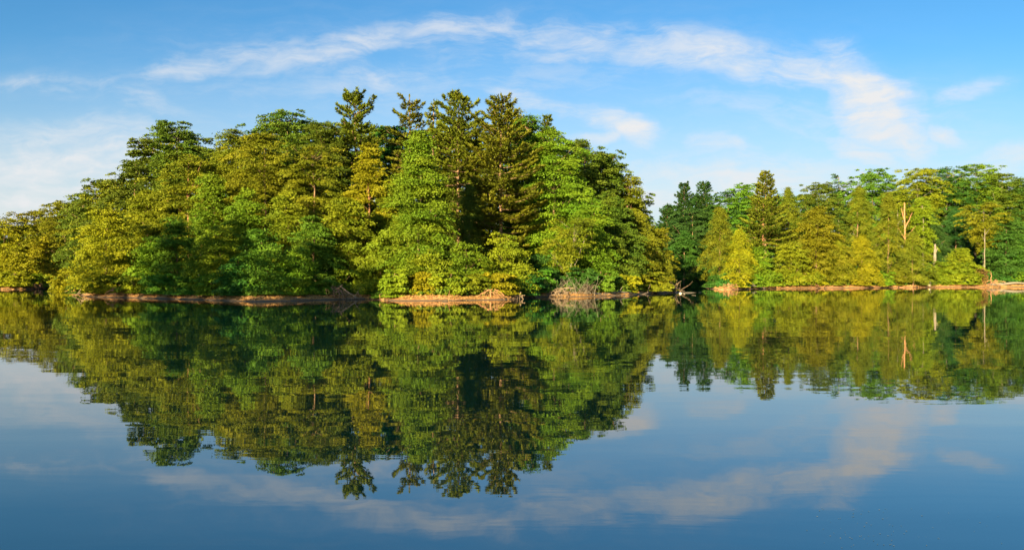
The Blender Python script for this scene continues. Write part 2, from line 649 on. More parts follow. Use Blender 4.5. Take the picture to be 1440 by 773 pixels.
    tb.add(tp, r0 * (1.15 - 1.02 * zz) + .015, 7)
    if twin:
        a0 = tp[1]
        tb.add(bend(a0, top * np.array([1, 1, .93]) + np.array([RAD * .45, -.3, 0]), rng, .02, 8), r0 * .75 * (1.1 - np.linspace(0, 1, 8)) + .012, 6)
    pick = np.unique(np.concatenate([rng.choice(n, min(limbs, n), replace=False), np.argsort(-C[:, 2])[:10]]))
    for q in pick:
        zq = max(C[q, 2] - rng.uniform(.5, 1.0) * (r[q] * .9 + .4), .1 * H)
        f = np.interp(zq, tp[:, 2], np.arange(9))
        j = int(f)
        p0 = tp[j] + (tp[min(j + 1, 8)] - tp[j]) * (f - j)
        rr = r0 * (1.0 - .8 * zq / H) * rng.uniform(.3, .5)
        tb.add(bend(p0, C[q], rng, .05, 5), rr * np.linspace(1, .25, 5) + .008, 5)
    return tb.mesh('trunk', BARK[bark]), crown


def pine(rng, H, RAD, cb, density, bark, leaf, ragged=1.0):
    tb, lv = Tubes(), Leaves()
    r0 = np.clip(H * .012, .06, .32)
    tp = bend((0, 0, -.5), (rng.normal(0, .15), rng.normal(0, .1), H * .985), rng, .004, 10)
    tb.add(tp, r0 * (1.1 - np.linspace(0, 1, 10)) + .02, 7)
    z = cb * H
    ph0 = rng.uniform(0, 6.28)
    while z < H * .985:
        t = (z / H - cb) / (1 - cb)
        prof = min(1.0, .62 + 1.6 * t) * (1 - t) ** .62 + .09
        k = rng.integers(5, 7)
        ph0 += rng.uniform(.4, 1.1)
        for b in range(k):
            if rng.uniform() > .86 + .3 * (1 - ragged):
                continue
            phi = ph0 + b * 2 * math.pi / k + rng.normal(0, .2)
            if math.sin(phi) > .4 and rng.uniform() < .45:
                continue
            L = RAD * prof * (1.04 + rng.normal(0, .17) * ragged)
            L = max(L, .25)
            o = np.array([math.cos(phi), math.sin(phi), 0])
            sd = np.array([-o[1], o[0], 0])
            rise = -.08 + .75 * t ** 1.6 + rng.normal(0, .07)
            k5 = np.linspace(0, 1, 6)
            pts = np.array([0, 0, z]) + o * (k5 * L)[:, None] + np.array([0, 0, 1.]) * (L * (rise * k5 + .22 * k5 ** 3 - .10 * k5))[:, None]
            pts += np.array([np.interp(z, tp[:, 2], tp[:, 0]), np.interp(z, tp[:, 2], tp[:, 1]), 0])
            tb.add(pts, r0 * .26 * (1 - t * .6) * np.linspace(1, .25, 6) + .008, 4)
            nt = max(6, int(L * 17 * density))
            s = .16 + .84 * rng.uniform(0, 1, nt) ** .8
            lat = rng.uniform(-1, 1, nt) * (.34 * L * (1.15 - s) + .22)
            P = np.stack([np.interp(s, k5, pts[:, a]) for a in range(3)], 1)
            P = P + sd * lat[:, None]
            P[:, 2] += rng.normal(.03, .06, nt) - .06 * np.abs(lat)
            nb = 7
            ci = np.repeat(np.arange(nt), nb)
            d = o * .65 + sd * (np.sign(lat[ci]) * np.minimum(1, np.abs(lat[ci])) * .6)[:, None] + np.array([0, 0, .35]) + rng.normal(0, .38, (nt * nb, 3))
            d = nrm(d)
            ln = rng.uniform(.32, .56, nt * nb)
            c = P[ci] + d * (ln * .5)[:, None]
            tint = np.clip(rng.normal(.45, .25) + rng.normal(0, .07, nt * nb), 0, 1)
            lv.add(c, d, np.array([0, 0, .9]) + o * .55 + rng.normal(0, .22, (nt * nb, 3)), ln, ln * rng.uniform(.22, .34, nt * nb), tint)
        z += rng.uniform(.62, .98) * (1 - .25 * t) * (1.25 if ragged > 1.2 else 1)
    # leader
    nt = 60
    d = nrm(np.array([0, 0, .8]) + rng.normal(0, .45, (nt, 3)))
    zt = H * (1 - .05 * rng.uniform(0, 1, nt))
    c = np.stack([np.interp(zt, tp[:, 2], tp[:, 0]), np.interp(zt, tp[:, 2], tp[:, 1]), zt], 1)
    lv.add(c, d, rng.normal(0, 1, (nt, 3)), np.full(nt, .4), np.full(nt, .11), rng.uniform(.2, .7, nt))
    return tb.mesh('trunk', BARK[bark]), lv.mesh('crown', LEAF[leaf])


NAMES = {'oak': 'oak_tree', 'taper': 'maple_tree', 'maple': 'maple_tree', 'hemlock': 'hemlock_tree', 'pine': 'pine_tree', 'open': 'broadleaf_tree'}


def plant(px, ytop, wpx, d, sp, leaf, short, label, group, cb=None, den=1.0, bark=None, name=None, cat='tree', x=None, **kw):
    xx = W(px, d) if x is None else x
    z = zat(xx, d)
    H = EYE + (386.5 - ytop) / F * d - z
    RAD = wpx * .5 / F * d * (1.0 if sp == 'pine' else 1.1)
    rng = np.random.default_rng(int(abs(px) * 131 + ytop * 17 + d * 7))
    if sp != 'pine':
        kw.setdefault('lsize', .63 if d < 108 else .85)
        kw.setdefault('fine', 2.4 if d < 108 else 1.3)
    root = empty(name or NAMES[sp], (xx, d, z))
    tag(root, label, cat, group)
    if sp == 'pine':
        tr, cr = pine(rng, H, RAD, cb if cb is not None else .2, den, bark or 'brown', leaf, **kw)
    else:
        tr, cr = broadleaf(rng, H, RAD, sp, cb if cb is not None else .08, den, bark or 'brown', leaf, **kw)
    link('trunk', tr, root)
    link('crown', cr, root)
    PLANTED.append((px, d, short))
    return root


PLANTED = []
G1, G2 = 'trees of the near wooded point', 'trees of the far right shore'

# photo column of the trunk, photo row of the top, width in photo pixels, depth, species, foliage, short name, label
NEAR = [
 (8, 302, 100, 152, 'oak', 'gold', 'cropped golden tree', 'rounded golden-green tree cropped by the left edge of the photo', {}),
 (47, 293, 78, 157, 'oak', 'olive', 'second tree from the left edge', 'olive round-topped tree just right of the tree cropped by the left edge', {}),
 (90, 281, 80, 151, 'oak', 'olive', 'olive tree above the inlet', 'olive tree rising directly above the small dark inlet at far left', {}),
 (58, 330, 66, 146, 'maple', 'gold', 'yellow maple left of the inlet', 'bright yellow layered maple on the left lip of the small dark inlet', {}),
 (14, 346, 95, 139, 'maple', 'gold', 'low golden maple', 'low broad golden maple over orange bank in the bottom-left corner of the woods', {}),
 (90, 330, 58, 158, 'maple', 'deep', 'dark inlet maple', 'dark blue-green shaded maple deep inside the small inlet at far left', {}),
 (150, 288, 122, 92, 'maple', 'gold', 'big yellow maple', 'big yellow-gold maple with foliage to the water, right of the small inlet', {}),
 (118, 268, 74, 126, 'oak', 'dull', 'dull oak behind the yellow maple', 'dull green oak whose top shows over the left shoulder of the yellow-gold maple', {}),
 (147, 249, 78, 122, 'oak', 'dull', 'knobbly oak on the left slope', 'oak with a dark knobbly crown peaking on skyline above the yellow-gold maple', {}),
 (190, 228, 98, 114, 'oak', 'dull', 'dull oak on the left slope', 'dull olive oak on the rising skyline, left below the open feathery tree', {}),
 (207, 262, 108, 101, 'maple', 'yellow', 'yellow-green slope maple', 'yellow-green maple with drooping sprays, mid slope under the open feathery tree', {}),
 (248, 167, 104, 105, 'open', 'dull', 'open feathery tree', 'open feathery tree with sky showing through its flat-topped crown, highest at left', dict(cb=.42, den=.72, limbs=34, bark='grey', lsize=.85)),
 (265, 214, 112, 99, 'oak', 'olive', 'bare-limbed olive oak', 'olive oak with pale bare limbs forking through its crown below the feathery tree', dict(limbs=34, bark='orange', den=.85)),
 (332, 180, 104, 104, 'oak', 'olive', 'domed olive oak', 'domed olive oak on the skyline, first dome right of the open feathery tree', {}),
 (300, 240, 92, 93, 'maple', 'fresh', 'green mid-slope maple', 'fresh green maple halfway up the slope, right of the oak with pale bare limbs', {}),
 (405, 152, 140, 111, 'oak', 'dull', 'highest dark oak', 'highest broadleaf tree, dark oak with wide lumpy top left of the pines', {}),
 (372, 186, 116, 97, 'oak', 'olive', 'golden crown oak', 'golden oak with soft round crown just below the highest dark oak', {}),
 (346, 262, 88, 88, 'maple', 'fresh', 'light maple mid slope', 'light fresh green maple in sun above the shaded green front row', {}),
 (452, 170, 96, 104, 'oak', 'dull', 'olive oak left of the first pine', 'olive oak tucked against the left side of leftmost pine', {}),
 (440, 205, 104, 94, 'oak', 'olive', 'brown-olive round oak', 'brown-olive round oak filling the middle below the leftmost pine', {}),
 (402, 262, 100, 86, 'maple', 'yellow', 'spreading yellow maple', 'spreading yellow-green maple under the brown-olive oak, above shaded shore trees', {}),
 (500, 130, 88, 109, 'pine', 'pine', 'leftmost pine', 'leftmost pine on the skyline, dark broad spire with ragged side branches', dict(cb=.35)),
 (518, 198, 82, 93, 'maple', 'gold', 'golden tree under the first pine', 'tall narrow golden tree with forked trunk showing, under the leftmost pine', dict(bark='orange', limbs=24, den=.85)),
 (486, 268, 108, 87, 'maple', 'yellow', 'tiered yellow maple', 'tiered yellow-green maple with horizontal fronds left of the dark central gap', {}),
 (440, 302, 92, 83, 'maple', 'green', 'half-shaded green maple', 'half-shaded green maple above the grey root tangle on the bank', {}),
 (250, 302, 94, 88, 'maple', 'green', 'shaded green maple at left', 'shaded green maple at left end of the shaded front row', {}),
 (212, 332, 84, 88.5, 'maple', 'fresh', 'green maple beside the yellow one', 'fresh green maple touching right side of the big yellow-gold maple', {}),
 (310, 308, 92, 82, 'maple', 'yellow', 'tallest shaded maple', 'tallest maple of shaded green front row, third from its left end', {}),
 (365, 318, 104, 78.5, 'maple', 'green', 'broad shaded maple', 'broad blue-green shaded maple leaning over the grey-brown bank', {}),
 (282, 352, 80, 83, 'maple', 'fresh', 'small shaded maple', 'small shaded maple with thin bare stem visible at its foot', dict(bark='grey')),  # leaf colour lightened to make up for weak fill light in the shade
 (418, 345, 88, 79.5, 'maple', 'fresh', 'low green maple', 'low fresh green maple left of the grey root tangle', {}),  # lighter leaves stand in for fill light here too
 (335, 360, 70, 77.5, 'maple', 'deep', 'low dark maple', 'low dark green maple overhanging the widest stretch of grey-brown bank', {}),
 (575, 133, 66, 110, 'pine', 'pine', 'open-armed pine', 'open-topped pine with raised arms, second pine from the left on skyline', dict(cb=.5, ragged=1.5, den=.85)),
 (610, 140, 36, 108, 'pine', 'pine', 'thin pine', 'thin spindly pine, narrowest spire between the open-armed and widest pines', dict(cb=.45, ragged=1.3)),
 (590, 180, 114, 84, 'taper', 'fresh', 'big fresh green maple', 'big fresh green egg-shaped maple in the centre, foliage in tidy layers', dict(den=1.35)),
 (547, 250, 62, 93, 'maple', 'yellow', 'narrow tree left of the green maple', 'narrow yellow-green tree squeezed against the left side of big fresh green maple', {}),
 (535, 328, 84, 84, 'maple', 'yellow', 'bright maple at the shade edge', 'bright yellow-green maple on the bank where the shade ends', {}),
 (645, 133, 112, 101, 'pine', 'pine', 'pine right of the green maple', 'tall layered pine immediately right of big fresh green maple', dict(cb=.22)),
 (702, 140, 124, 98.5, 'pine', 'pine', 'widest layered pine', 'widest layered pine with plate-like boughs, rightmost of the tall pines', dict(cb=.2)),
 (660, 250, 76, 95, 'hemlock', 'dull', 'conifer between the big pines', 'short dull conifer filling the gap between two layered pines', {}),
 (772, 161, 34, 113, 'pine', 'dull', 'small pine tip', 'small dark pine tip poking from the green slope right of the widest pine', dict(cb=.5)),
 (742, 162, 92, 107, 'oak', 'green', 'green skyline oak', 'green oak on the skyline touching right side of the widest layered pine', {}),
 (778, 178, 116, 103, 'oak', 'fresh', 'leafy green oak', 'leafy mid-green oak covering the slope right of the widest layered pine', {}),
 (822, 195, 88, 112, 'oak', 'dull', 'dark oak on the right slope', 'dark olive oak with lumpy outline on the descending skyline', {}),
 (848, 215, 60, 115, 'oak', 'dull', 'last dark oak', 'small dark oak sticking out of descending skyline, lowest of the dark ones', {}),
 (882, 246, 62, 116, 'open', 'olive', 'ragged olive tree', 'ragged thin olive tree with stray twigs on the lower descending skyline', dict(cb=.35, den=.9, limbs=50)),
 (855, 268, 116, 107, 'maple', 'dull', 'olive slope tree', 'large olive tree with dense drooping foliage on the right slope', {}),
 (897, 292, 104, 114, 'hemlock', 'hemlock', 'golden drooping tree', 'golden drooping tree forming the right end of the near point', {}),
 (916, 316, 62, 117, 'maple', 'olive', 'outermost olive-gold tree', 'outermost olive-gold tree leaning out over the dark cove', dict(lean=.12)),
 (832, 278, 84, 98, 'maple', 'fresh', 'pointed green maple', 'pointed fresh green maple standing before the large olive slope tree', {}),
 (797, 302, 96, 93, 'open', 'olive', 'leaning twin-stem tree', 'thin leaning tree with two pale bare stems and a sparse olive crown', dict(cb=.4, den=.75, twin=True, bark='pale', lean=.22, limbs=22, trad=.7)),
 (712, 322, 104, 86, 'maple', 'yellow', 'golden maple under the pines', 'warm yellow-green maple with branches to the bank under the widest layered pine', {}),
 (655, 335, 96, 83, 'maple', 'fresh', 'green maple under the pines', 'bright green maple above orange bank, right of the big fresh green maple', {}),
 (600, 345, 92, 80.5, 'maple', 'yellow', 'sunlit low maple', 'low sunlit yellow maple at the foot of the big fresh green maple', {}),
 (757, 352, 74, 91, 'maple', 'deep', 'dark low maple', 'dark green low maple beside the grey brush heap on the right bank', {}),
 (862, 330, 92, 101, 'maple', 'dull', 'dull low maple', 'dull green low tree behind the long pale log on the right bank', {}),
 (905, 345, 70, 109, 'hemlock', 'olive', 'low drooping tree', 'low drooping olive tree over the orange strip near the end of the point', {}),
]
FARR = [
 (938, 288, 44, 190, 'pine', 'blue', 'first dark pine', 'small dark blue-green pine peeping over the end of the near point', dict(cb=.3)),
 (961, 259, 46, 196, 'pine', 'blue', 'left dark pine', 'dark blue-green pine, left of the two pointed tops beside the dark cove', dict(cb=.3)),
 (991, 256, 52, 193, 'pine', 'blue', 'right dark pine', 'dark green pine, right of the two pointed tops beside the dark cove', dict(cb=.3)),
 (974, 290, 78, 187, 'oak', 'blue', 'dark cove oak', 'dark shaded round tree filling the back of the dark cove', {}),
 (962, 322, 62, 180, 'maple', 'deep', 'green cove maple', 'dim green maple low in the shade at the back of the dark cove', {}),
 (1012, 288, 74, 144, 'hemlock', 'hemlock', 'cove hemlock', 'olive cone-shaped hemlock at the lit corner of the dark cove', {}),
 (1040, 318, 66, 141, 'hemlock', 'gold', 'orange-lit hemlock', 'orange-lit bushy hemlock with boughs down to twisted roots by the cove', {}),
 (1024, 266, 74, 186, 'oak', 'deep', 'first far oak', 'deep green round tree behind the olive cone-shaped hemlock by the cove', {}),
 (1050, 256, 84, 184, 'oak', 'green', 'green far oak', 'green round-topped tree just left of the far shore’s tallest pine tip', {}),
 (1076, 243, 46, 176, 'pine', 'pine', 'tallest far pine', 'pine with the tallest pointed tip on the far shore', dict(cb=.4)),
 (1073, 282, 84, 153, 'pine', 'pine', 'bare-trunked far pine', 'flat-boughed pine with bare orange trunk below, in front of tallest far tip', dict(cb=.42, bark='orange')),
 (1108, 262, 62, 166, 'hemlock', 'hemlock', 'soft hemlock', 'soft olive hemlock directly right of the pine with bare orange trunk', {}),
 (1150, 254, 88, 172, 'oak', 'dull', 'golden far oak', 'dull green oak on the far skyline left of the twiggy bare-topped tree', {}),
 (1148, 290, 112, 151, 'maple', 'olive', 'broad olive far tree', 'broad olive tree with drooping sides in the middle of far front row', {}),
 (1180, 242, 46, 202, 'open', 'blue', 'twiggy bare-topped tree', 'twiggy bare-topped tree fanning above the far skyline', dict(cb=.5, den=.35, limbs=60, bark='grey')),
 (1208, 257, 72, 171, 'hemlock', 'hemlock', 'blunt hemlock', 'blunt-topped olive hemlock right below the twiggy bare-topped tree', {}),
 (1226, 236, 92, 196, 'oak', 'green', 'green far canopy tree', 'green canopy tree on the far skyline right of twiggy bare-topped tree', dict(cb=.3)),
 (1249, 268, 64, 155, 'hemlock', 'hemlock', 'tall golden hemlock', 'tallest cone-shaped golden hemlock of the far front row', {}),
 (1212, 328, 72, 150, 'hemlock', 'gold', 'short golden hemlock', 'short golden hemlock hugging the left foot of tallest cone-shaped hemlock', {}),
 (1284, 322, 68, 155, 'hemlock', 'hemlock', 'hemlock under the dead trunk', 'bushy olive hemlock right below the bare orange dead trunk', {}),
 (1290, 236, 84, 189, 'oak', 'yellow', 'light far canopy tree', 'light yellow-green canopy tree above the bare orange dead trunk', dict(cb=.5, bark='grey', limbs=26)),
 (1332, 234, 98, 191, 'oak', 'deep', 'dull far canopy tree', 'dark green canopy tree on skyline, directly above the broken grey stump', dict(cb=.4, bark='grey')),
 (1372, 229, 92, 192, 'oak', 'fresh', 'highest far canopy tree', 'highest light green canopy tree of the far shore', dict(cb=.4, bark='grey')),
 (1410, 240, 82, 187, 'oak', 'dull', 'olive far canopy tree', 'dull olive canopy tree right of the highest far canopy tree', dict(cb=.35, bark='grey')),
 (1446, 250, 72, 185, 'oak', 'deep', 'cropped far tree', 'dark canopy tree cropped by the right edge of the photo', dict(cb=.2)),
 (1297, 276, 44, 172, 'maple', 'yellow', 'lit far sapling', 'small lit tree with grey trunk, standing between dead trunk and dark forest', dict(cb=.35, bark='grey', den=.8)),
 (1382, 282, 78, 166, 'open', 'olive', 'pale-trunked far tree', 'sparse olive-gold tree carried on a single thin pale trunk', dict(cb=.42, bark='pale', den=.85, trad=.6)),
 (1416, 300, 92, 165, 'maple', 'deep', 'broad green far tree', 'broad deep-green layered tree right of the thin pale trunk', {}),
 (1442, 330, 58, 163, 'maple', 'green', 'green far corner tree', 'mid-green tree at the right edge, in front of broad deep-green layered tree', {}),
 (1350, 345, 64, 160, 'maple', 'yellow', 'bright far maple', 'bright yellow-green maple right of broken grey stump', {}),
 (1112, 338, 80, 146, 'maple', 'yellow', 'bright far bush tree', 'bright yellow-green bushy tree right of the pine with bare orange trunk', {}),
 (1064, 345, 66, 143, 'maple', 'fresh', 'fresh far sapling', 'fresh green young tree at the foot of the pine with bare orange trunk', {}),
 (1180, 335, 60, 149, 'hemlock', 'olive', 'low far hemlock', 'low olive hemlock left of the short golden hemlock', {}),
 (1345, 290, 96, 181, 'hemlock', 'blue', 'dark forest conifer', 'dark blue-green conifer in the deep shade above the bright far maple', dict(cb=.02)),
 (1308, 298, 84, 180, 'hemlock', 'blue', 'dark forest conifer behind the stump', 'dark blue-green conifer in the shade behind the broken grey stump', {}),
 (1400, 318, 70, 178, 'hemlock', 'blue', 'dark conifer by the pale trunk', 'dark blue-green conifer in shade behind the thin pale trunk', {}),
]
for px, yt, w, d, sp, lf, short, label, kw in NEAR:
    plant(px, yt, w, d, sp, lf, short, label, G1, **kw)
for px, yt, w, d, sp, lf, short, label, kw in FARR:
    plant(px, yt, w, d, sp, lf, short, label, G2, **kw)
FRONT = list(PLANTED)


def envelope(px, rows, dmin, dmax):
    """photo row of the highest crown at a column"""
    best = 400.0
    for p, yt, w, d, sp, *_ in rows:
        q = abs(px - p) / (w * .5)
        if q < 1:
            best = min(best, yt + 26 * q * q)
    return best


used = set()


def nearest(px, d, pool):
    for p in sorted(pool, key=lambda a: abs(a[0] - px) + .35 * abs(a[1] - d)):
        if p[2] not in used:
            used.add(p[2])
            return p[2]


# back rows seen through the gaps between the crowns
rb = random.Random(4)
for px in (20, 70, 112, 165, 215, 262, 300, 345, 395, 440, 480, 530, 560, 600, 640, 680, 725, 765, 805, 845, 885):
    e = envelope(px, NEAR, 0, 0)
    d = 122 + rb.uniform(-3, 4) if px > 120 else 168
    d -= max(0, (px - 780)) * .03
    e += 22 if 470 < px < 720 else 0
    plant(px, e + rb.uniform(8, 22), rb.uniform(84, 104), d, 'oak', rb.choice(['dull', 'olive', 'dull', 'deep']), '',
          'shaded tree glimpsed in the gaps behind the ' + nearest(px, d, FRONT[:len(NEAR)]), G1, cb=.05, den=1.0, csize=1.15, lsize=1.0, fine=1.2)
for px in (925, 950, 985, 1010, 1060, 1095, 1135, 1175, 1215, 1260, 1300, 1345, 1390, 1430):
    e = envelope(px, FARR, 0, 0)
    plant(px, e + rb.uniform(14, 26), rb.uniform(64, 84), 212 + rb.uniform(-4, 6), 'oak', rb.choice(['deep', 'blue', 'deep']), '',  # gap shade put into the leaf colour: dark greens only
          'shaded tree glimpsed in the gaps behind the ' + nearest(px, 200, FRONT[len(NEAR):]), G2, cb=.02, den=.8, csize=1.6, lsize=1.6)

# the point and the far shore go on beyond the left edge of the photo
source = [o for o in col.objects if o.type == 'EMPTY' and o.get('group') == G1][:5]
for i, (x, y, k) in enumerate(((-104, 151, .9), (-113, 160, 1.0), (-121, 172, 1.05), (-132, 180, 1.0), (-118, 181, 1.1), (-144, 186, 1.0), (-127, 190, 1.1), (-140, 178, 1.0))):
    src = source[i % 5]
    o = src.copy()
    col.objects.link(o)
    o.location = (x, y, zat(x, y))
    o.rotation_euler = (0, 0, .5 * i)
    o.scale = (k, k, k)
    o['label'] = 'golden tree on the point beyond the left edge of the photo'
    o['group'] = 'trees beyond the left edge'
    for ch in list(src.children):
        c = ch.copy()
        col.objects.link(c)
        c.parent = o
rng = np.random.default_rng(8)
lv = Leaves()
n = 2600
sx = rng.uniform(-620, 20, n)
sy = np.interp(sx, [-600, -200, -60, 0, 40], [300, 270, 250, 236, 225]) + rng.uniform(6, 45, n)
top = 15 + 3.5 * np.sin(sx * .11) + 2.5 * np.sin(sx * .31 + 1)
sz = top * rng.uniform(0, 1, n) ** .7 + 2
ci = np.repeat(np.arange(n), 26)
P = np.stack([sx, sy, sz], 1)[ci] + rng.normal(0, 1, (n * 26, 3)) * np.array([1.7, 1.7, 1.1])
L = rng.uniform(.7, 1.3, n * 26)
lv.add(P, rng.normal(0, 1, (n * 26, 3)), np.array([0, -.8, .6]) + rng.normal(0, .3, (n * 26, 3)), L, L * .7, np.clip(rng.normal(.45, .25, n)[ci], 0, 1))
tag(link('distant_woods', lv.mesh('distant_woods', LEAF['olive'])), kind='stuff')

# tall trees on the bank left of the camera: they throw the shade over the left half of the point
for x, y, h, r in ((-62, 33, 22.5, 5.5), (-56.5, 36, 23, 5), (-51, 32, 22.5, 5), (-68, 38, 18.5, 5), (-47.5, 34, 19, 4), (-46, 25, 21, 4.4), (-58, 28, 24, 5), (-41, 22, 19.5, 4.5), (-44.5, 19, 21, 4.5)):
    rng = np.random.default_rng(int(900 + x))
    z = zat(x, y)
    root = empty('oak_tree', (x, y, z))
    tag(root, 'tall leafy oak on the bank left of the viewer, outside the photo', 'tree', 'tall oaks beside the viewer')
    tr, cr = broadleaf(rng, h, r, 'oak', .15, .46, 'brown', 'green', csize=1.2, lsize=1.1)
    link('trunk', tr, root)
    link('crown', cr, root)


# ------------------------------------------------------------------ shrubs along the water
NEAR_SHORE = ([0, 30, 58, 70, 84, 90, 97, 112, 130, 155, 180, 225, 270, 315, 360, 410, 460, 520, 545, 565, 640, 720, 745, 765, 830, 880, 915, 940, 955],
              [133, 133, 138, 150, 140, 120, 110, 97, 88, 85.5, 84.8, 81.5, 78.6, 75, 72.3, 74, 77.5, 80, 75.5, 74.3, 75, 78.6, 84, 87.5, 89, 95, 103, 110, 116])
FAR_SHORE = ([992, 1008, 1022, 1050, 1080, 1130, 1200, 1300, 1340, 1400, 1440, 1560], [150, 132, 131, 136, 141, 144, 148, 155, 156.5, 157, 159, 166])


def shore(px):
    s = NEAR_SHORE if px < 957 else FAR_SHORE
    return float(np.interp(px, *s))


def shrub(px, ytop, wpx, back, leaf, label, group, kind='oak', **kw):
    kw.setdefault('csize', .55)
    return plant(px, ytop, wpx, shore(px) + back, kind, leaf, '', label, group, cb=.02, name='shrub', cat='shrub', limbs=8, **kw)


G3, G4 = 'shrubs on the near bank', 'shrubs on the far bank'
T = {p[2]: p for p in FRONT}
NS = [  # column, top row, width, metres behind the waterline, foliage, label
 (93, 377, 40, 2.0, 'gold', 'bright gold shrub drooping to the water beside the dark inlet'),
 (20, 380, 60, 2.5, 'gold', 'golden shrub on the orange bank at the left edge'),
 (52, 384, 44, 2.5, 'yellow', 'yellow-green shrub on the left lip of the dark inlet'),
 (78, 385, 30, 3.0, 'deep', 'dark blue-green shrub inside the inlet behind the bright gold shrub'),
 (118, 384, 42, 3.0, 'dull', 'dull shaded shrub between the bright gold shrub and big yellow-gold maple'),
 (150, 384, 60, 2.5, 'gold', 'golden shrub at the foot of the big yellow-gold maple'),
 (190, 386, 56, 2.5, 'yellow', 'yellow-green shrub beside the orange driftwood tangle on the left bank'),
 (226, 384, 60, 2.5, 'green', 'green shaded shrub where the left bank turns from orange to grey-brown'),
 (262, 388, 56, 2.6, 'green', 'green shrub beside small shaded maple with thin bare stem'),
 (300, 384, 60, 2.8, 'fresh', 'light green shaded shrub right of the small maple with bare stem'),
 (340, 388, 62, 3.0, 'deep', 'dark shrub above the widest stretch of grey-brown bank'),
 (378, 384, 60, 3.2, 'green', 'mid-green shrub above the grey-brown bank under the broad shaded maple'),
 (412, 386, 56, 3.0, 'fresh', 'fresh green shrub overhanging grey-brown bank, left of the root tangle'),
 (444, 384, 54, 3.0, 'green', 'green shrub touching the left side of the grey root tangle'),
 (480, 378, 50, 4.5, 'yellow', 'yellow-green shrub directly behind the grey root tangle'),
 (514, 398, 34, 2.0, 'fresh', 'small round bright green bush right of the grey root tangle'),
 (533, 412, 12, .5, 'green', 'tiny dark green tuft standing at the water edge near the shade line'),
 (555, 378, 40, 1.6, 'yellow', 'yellow-green shrub hanging down to the water where the orange bank begins'),
 (590, 382, 54, 3.2, 'gold', 'golden shrub above the left part of the orange bank'),
 (628, 380, 60, 3.4, 'yellow', 'bright yellow-green shrub above the middle of the orange bank'),
 (668, 384, 54, 3.2, 'olive', 'olive shrub left of the fan of bare roots on the orange bank'),
 (704, 382, 60, 3.4, 'gold', 'golden shrub directly above the fan of bare roots'),
 (738, 384, 44, 3.0, 'deep', 'dark green shrub beside the right end of the orange bank'),
 (760, 378, 48, 3.4, 'green', 'green shrub at the left side of the grey brush heap'),
 (812, 374, 56, 4.0, 'deep', 'dark shrub behind the grey brush heap'),
 (845, 378, 50, 3.2, 'green', 'green shrub right of the grey brush heap'),
 (882, 384, 34, 2.6, 'gold', 'small pointed gold shrub standing over the long pale log'),
 (868, 388, 40, 3.4, 'dull', 'dull green shrub left of the small pointed gold shrub'),
 (910, 380, 56, 2.8, 'olive', 'olive shrub above the orange strip near the end of the point'),
 (937, 388, 26, 2.6, 'olive', 'small olive shrub at the very end of the point beside the dry twiggy bush'),
]
FS = [
 (1004, 386, 34, 2.5, 'deep', 'dark shrub on the shaded cove side of the far corner'),
 (1032, 382, 40, 2.5, 'gold', 'golden shrub above the twisted roots at the far corner'),
 (1058, 384, 36, 2.5, 'fresh', 'fresh green shrub at the foot of the fresh far sapling'),
 (1086, 380, 44, 2.5, 'yellow', 'yellow-green shrub right of the pine with bare orange trunk'),
 (1120, 382, 48, 2.5, 'yellow', 'yellow-green shrub below the bright far bushy tree'),
 (1144, 378, 40, 2.5, 'gold', 'golden shrub above the brightest spot of the far orange bank'),
 (1172, 382, 40, 2.5, 'olive', 'olive shrub at the foot of the low far hemlock'),
 (1204, 380, 44, 2.5, 'gold', 'golden shrub under the short golden hemlock'),
 (1236, 380, 42, 2.5, 'fresh', 'fresh green shrub under the tallest cone-shaped hemlock'),
 (1262, 382, 40, 2.5, 'olive', 'olive shrub between the tallest cone-shaped hemlock and the bushy olive one'),
 (1290, 382, 36, 2.5, 'dull', 'dull green shrub just left of the pale boulder'),
 (1323, 366, 34, 2.2, 'yellow', 'small upright yellow-green shrub in front of the broken grey stump'),
 (1352, 380, 48, 2.5, 'yellow', 'bright yellow-green shrub at the foot of the bright far maple'),
 (1379, 374, 22, 2.2, 'dead', 'clump of dead brown leaves beside the thin pale trunk'),
 (1404, 384, 40, 4.5, 'deep', 'dark green shrub behind the arching deadfall'),
 (1436, 382, 40, 3.0, 'fresh', 'fresh green shrub above the right end of the deadfall'),
]
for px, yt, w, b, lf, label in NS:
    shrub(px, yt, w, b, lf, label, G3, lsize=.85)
for px, yt, w, b, lf, label in FS:
    shrub(px, yt, w, b, lf, label, G4, csize=.7)

# ------------------------------------------------------------------ undergrowth on the forest floor
rng = np.random.default_rng(77)


def undergrowth(name, pts_px, dmax, hmax, per, leaf, mat):
    lv = Leaves()
    px = rng.uniform(pts_px[0], pts_px[1], per)
    sh = np.array([shore(p) for p in px])
    d = sh + 2.2 + (dmax - 2.2) * rng.uniform(0, 1, per) ** 1.3
    x = (px - 720) / F * d
    z = height(x, d)
    ok = z > .35
    x, d, z, sh = x[ok], d[ok], z[ok], sh[ok]
    k = 16
    n = len(x)
    ci = np.repeat(np.arange(n), k)
    hh = (hmax * rng.uniform(.25, 1, n) * np.interp(d - sh, [2, 6, 14], [.3, .6, 1]))[ci]
    s = rng.uniform(0, 1, n * k)
    P = np.stack([x[ci] + rng.normal(0, .35, n * k), d[ci] + rng.normal(0, .35, n * k), z[ci] + s * hh], 1)
    L = rng.uniform(.25, .45, n * k) * leaf
    lv.add(P, rng.normal(0, 1, (n * k, 3)) + np.array([0, 0, .4]), np.array([0, -.5, .7]) + rng.normal(0, .4, (n * k, 3)), L, L * .6,
           np.clip(rng.normal(.4, .25, n)[ci] + rng.normal(0, .1, n * k), 0, 1))
    tag(link(name, lv.mesh(name, mat)), kind='stuff')


